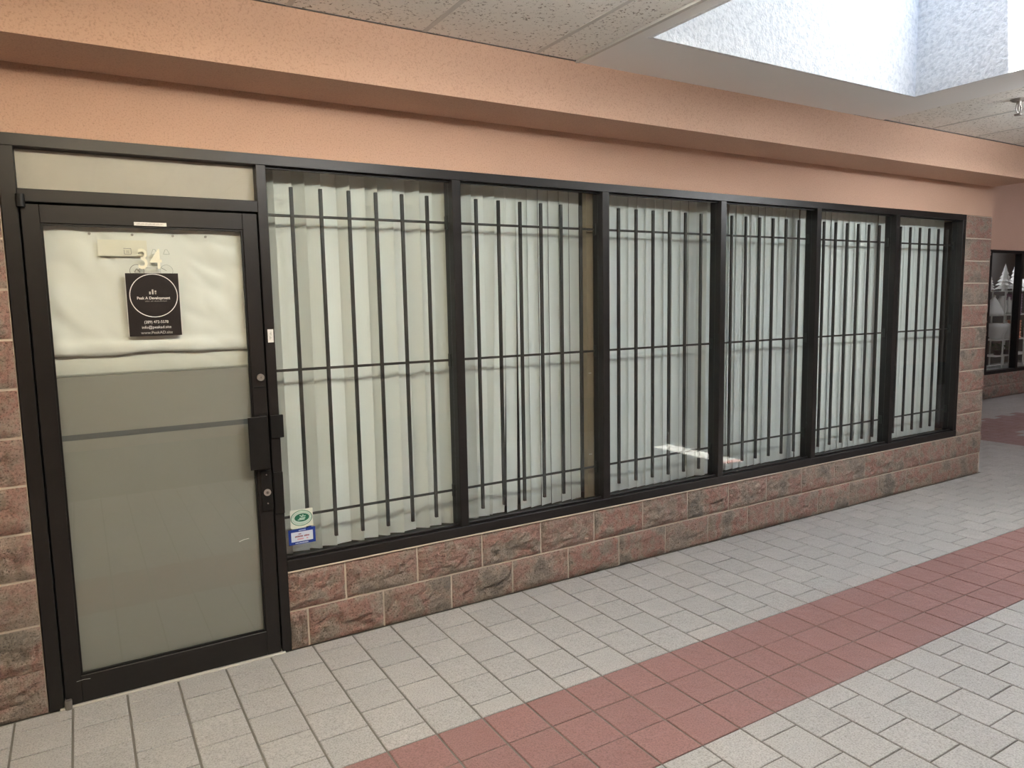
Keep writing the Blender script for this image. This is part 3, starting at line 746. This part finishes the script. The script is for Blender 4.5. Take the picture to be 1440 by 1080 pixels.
for x_, y_, w_ in ((10.0, -1.5, 'where it meets the corridor'), (12.6, 0.2, 'in front of the far shop window'), (15.0, 0.2, 'by its end wall')):
    fill_lamp(x_, y_, COURT_Z, 'fill_court', 'added linear fill light high over the crossing court '+w_)  # added to lift the dark court
fill_lamp(13.9, COURT_Y+0.62, 2.80, 'fill_court', 'added linear fill light inside the far shop window display')  # added above the header to brighten the display
struct(box('ceiling_display', 12.625-0.4, RIGHT, COURT_Y+0.2, COURT_Y+1.0, 2.80, 2.86, 'interior_dark'))
# ------------------------------------------------------------------ far shop window with its display
ff = struct(empty('trim_court_frame', (FX0, COURT_Y, 0)), 'dark storefront frame of the far shop')
box('header', FX0, 17.2, COURT_Y, COURT_Y+FD, 2.345, 2.395, 'bronze_frame', ff)
box('sill', FX0, 17.2, COURT_Y, COURT_Y+FD, 0.396, 0.450, 'bronze_frame', ff)
for x in (FX0, FX0+1.0, FX0+2.0, FX0+3.0, FX0+4.0): box('mullion', x, x+0.07, COURT_Y, COURT_Y+FD, 0.45, 2.345, 'bronze_frame', ff)
for j in range(4): struct(box('window_%d' % (8+j), FX0+j+0.071, FX0+j+0.999, COURT_Y+0.045, COURT_Y+0.051, 0.451, 2.344, 'clear_glass'))
struct(box('wall_court_right', 17.2, RIGHT, COURT_Y+0.006, COURT_Y+0.2, 0.395, 2.39, 'pink_stucco'))
struct(box('floor_display', FX0-0.4, RIGHT, COURT_Y+0.2, COURT_Y+1.0, 0.0, 0.40, 'interior_dark'))
struct(box('wall_display_back', FX0-0.4, RIGHT, COURT_Y+0.9, COURT_Y+1.0, 0.40, COURT_Z, 'interior_dark'))
struct(box('wall_display_left', FX0-0.5, FX0-0.4, COURT_Y+0.2, COURT_Y+1.0, 0.0, COURT_Z, 'interior_dark'))
su = tag(empty('display_shelf', (13.75, 2.80, 0.441)), 'white wire display shelf behind the far shop window', 'shelf')
shelf_z = (0.655, 0.925, 1.340, 1.745)
for z in shelf_z: box('shelf', 13.30, 14.75, 2.66, 2.98, z-0.014, z, 'white_wire', su)
for x in (13.53, 13.77, 14.25, 14.70):
    for y in (2.665, 2.975): box('post', x-0.010, x+0.010, y-0.010, y+0.010, 0.441, 1.745, 'white_wire', su)
def snow_tree(x, y, z, h, r, label, seed):
    t_ = tag(empty('snowy_tree', (x, y, z)), label, 'ornament', 'white trees on the far shelf')
    rng = random.Random(seed); bm = bmesh.new(); tiers = 6
    for q in range(tiers):
        f = q/tiers; zz = h*(0.10+0.90*f); rr = r*(1-f)*rng.uniform(.9, 1.08)+0.008; hh = h*0.26
        n = 14; ring_ = []; tip = bm.verts.new((0, 0, zz+hh))
        for a in range(n):
            k = rr*(1.0 if a % 2 else 0.78); ring_.append(bm.verts.new((k*math.cos(2*math.pi*a/n), k*math.sin(2*math.pi*a/n), zz-(0.012 if a % 2 else 0))))
        for a in range(n): bm.faces.new((ring_[a], ring_[(a+1) % n], tip))
        bm.faces.new(ring_[::-1])
    link('branches', mesh_of(bm, 'branches'), 'white_ceramic', t_, (0, 0, 0))
    bm = bmesh.new(); cyl_into(bm, (0, 0, h*0.06), (0, 0, 1), r*0.28, h*0.12, 12); link('base', mesh_of(bm, 'base'), 'white_ceramic', t_, (0, 0, 0))
snow_tree(13.64, 2.74, 1.745, 0.41, 0.155, 'tall white ceramic tree on the top of the far display shelf', 1)
snow_tree(14.12, 2.80, 1.745, 0.46, 0.135, 'white ceramic tree beside the frame post on the far display shelf', 2)
snow_tree(13.40, 2.86, 1.745, 0.30, 0.085, 'small white ceramic tree at the end of the far display shelf', 3)
def lathe(name, prof, mat, label, cat, loc, group=None, seg=18):
    bm = bmesh.new(); rows = []
    for r, z in prof: rows.append([bm.verts.new((r*math.cos(2*math.pi*a/seg), r*math.sin(2*math.pi*a/seg), z)) for a in range(seg)])
    for q in range(len(rows)-1):
        for a in range(seg): bm.faces.new((rows[q][a], rows[q][(a+1) % seg], rows[q+1][(a+1) % seg], rows[q+1][a]))
    bm.faces.new(rows[0][::-1]); bm.faces.new(rows[-1])
    o = link(name, mesh_of(bm, name), mat, None, loc, True); return tag(o, label, cat, group)
VASE = [(0.05, 0), (0.09, 0.05), (0.11, 0.12), (0.085, 0.20), (0.04, 0.25), (0.05, 0.28)]
BOWL = [(0.07, 0), (0.13, 0.05), (0.17, 0.12), (0.18, 0.17), (0.15, 0.165), (0.05, 0.06)]
BELL = [(0.15, 0), (0.145, 0.05), (0.11, 0.14), (0.06, 0.24), (0.025, 0.29), (0.03, 0.32), (0.012, 0.34)]
lathe('white_vase', [(r*0.9, z*1.15) for r, z in VASE], 'white_ceramic', 'white vase on the middle shelf of the far display', 'vase', (13.66, 2.78, 1.34))
lathe('white_figurine', BELL, 'paper_white', 'white bell shaped figurine on the middle shelf of the far display', 'figurine', (13.44, 2.80, 1.34))
lathe('white_figurine', [(r*0.75, z*0.9) for r, z in BELL], 'white_ceramic', 'narrow white figurine on the middle shelf beside the mauve cloth', 'figurine', (13.90, 2.78, 1.34))
lathe('white_bowl', [(r, z*1.6) for r, z in BOWL], 'paper_white', 'wide white bowl on the lower shelf of the far display', 'bowl', (13.56, 2.80, 0.925))
lathe('lidded_jar', [(0.08, 0), (0.12, 0.06), (0.12, 0.2), (0.07, 0.25), (0.02, 0.28), (0.03, 0.31)], 'white_ceramic', 'white lidded jar on the lower shelf of the far display', 'jar', (13.875, 2.80, 0.925))
def folded(name, x0, x1, z, n, mat, label):
    t_ = tag(empty(name, ((x0+x1)/2, 2.80, z)), label, 'cloth')
    for q in range(n): box('fold', x0+0.008*(q % 2), x1-0.006*(q % 2), 2.70, 2.90, z+0.045*q, z+0.045*q+0.042, mat, t_, 0.012)
folded('folded_cloth', 14.00, 14.22, 0.925, 7, 'coral_cloth', 'folded coral cloths stacked on the lower shelf of the far display')
folded('folded_cloth', 14.02, 14.20, 1.34, 8, 'mauve_cloth', 'folded mauve cloths stacked on the middle shelf of the far display')
def plant(x, y, z, label, seed):
    rng = random.Random(seed); t_ = tag(empty('leafy_plant', (x, y, z)), label, 'plant', 'plants under the far shelf')
    bm = bmesh.new()
    for q in range(60):
        p = Vector((rng.uniform(-.09, .09), rng.uniform(-.09, .09), rng.uniform(.06, .19))); s_ = rng.uniform(.02, .045)
        d = Vector((rng.uniform(-1, 1), rng.uniform(-1, 1), rng.uniform(0, 1))).normalized(); e = d.orthogonal().normalized()*s_*0.45
        vs = [bm.verts.new(p+v_) for v_ in (Vector(), d*s_*0.5+e, d*s_, d*s_*0.5-e)]; bm.faces.new(vs)
    link('foliage', mesh_of(bm, 'foliage'), 'leaf_green', t_, (0, 0, 0))
    bm = bmesh.new(); cyl_into(bm, (0, 0, 0.04), (0, 0, 1), 0.05, 0.08, 14, 0.065); link('pot', mesh_of(bm, 'pot'), 'dark_basket', t_, (0, 0, 0))
plant(13.65, 2.80, 0.655, 'dark leafy plant standing left on the low shelf of the far display', 4)
plant(13.93, 2.80, 0.655, 'dark leafy plant standing near the frame post on the low shelf of the far display', 5)
plant(14.55, 2.80, 0.925, 'dark leafy plant past the frame post in the far display', 6)
lathe('lidded_jar', [(0.07, 0), (0.11, 0.06), (0.11, 0.16), (0.06, 0.2)], 'paper_white', 'white jar past the frame post on the top of the far shelf', 'jar', (14.5, 2.8, 1.745))
tag(box('display_board', 13.25, 14.9, 2.62, 3.05, 0.40, 0.44, 'white_ceramic', None, 0.004), 'white plinth board under the far display shelf', 'plinth')
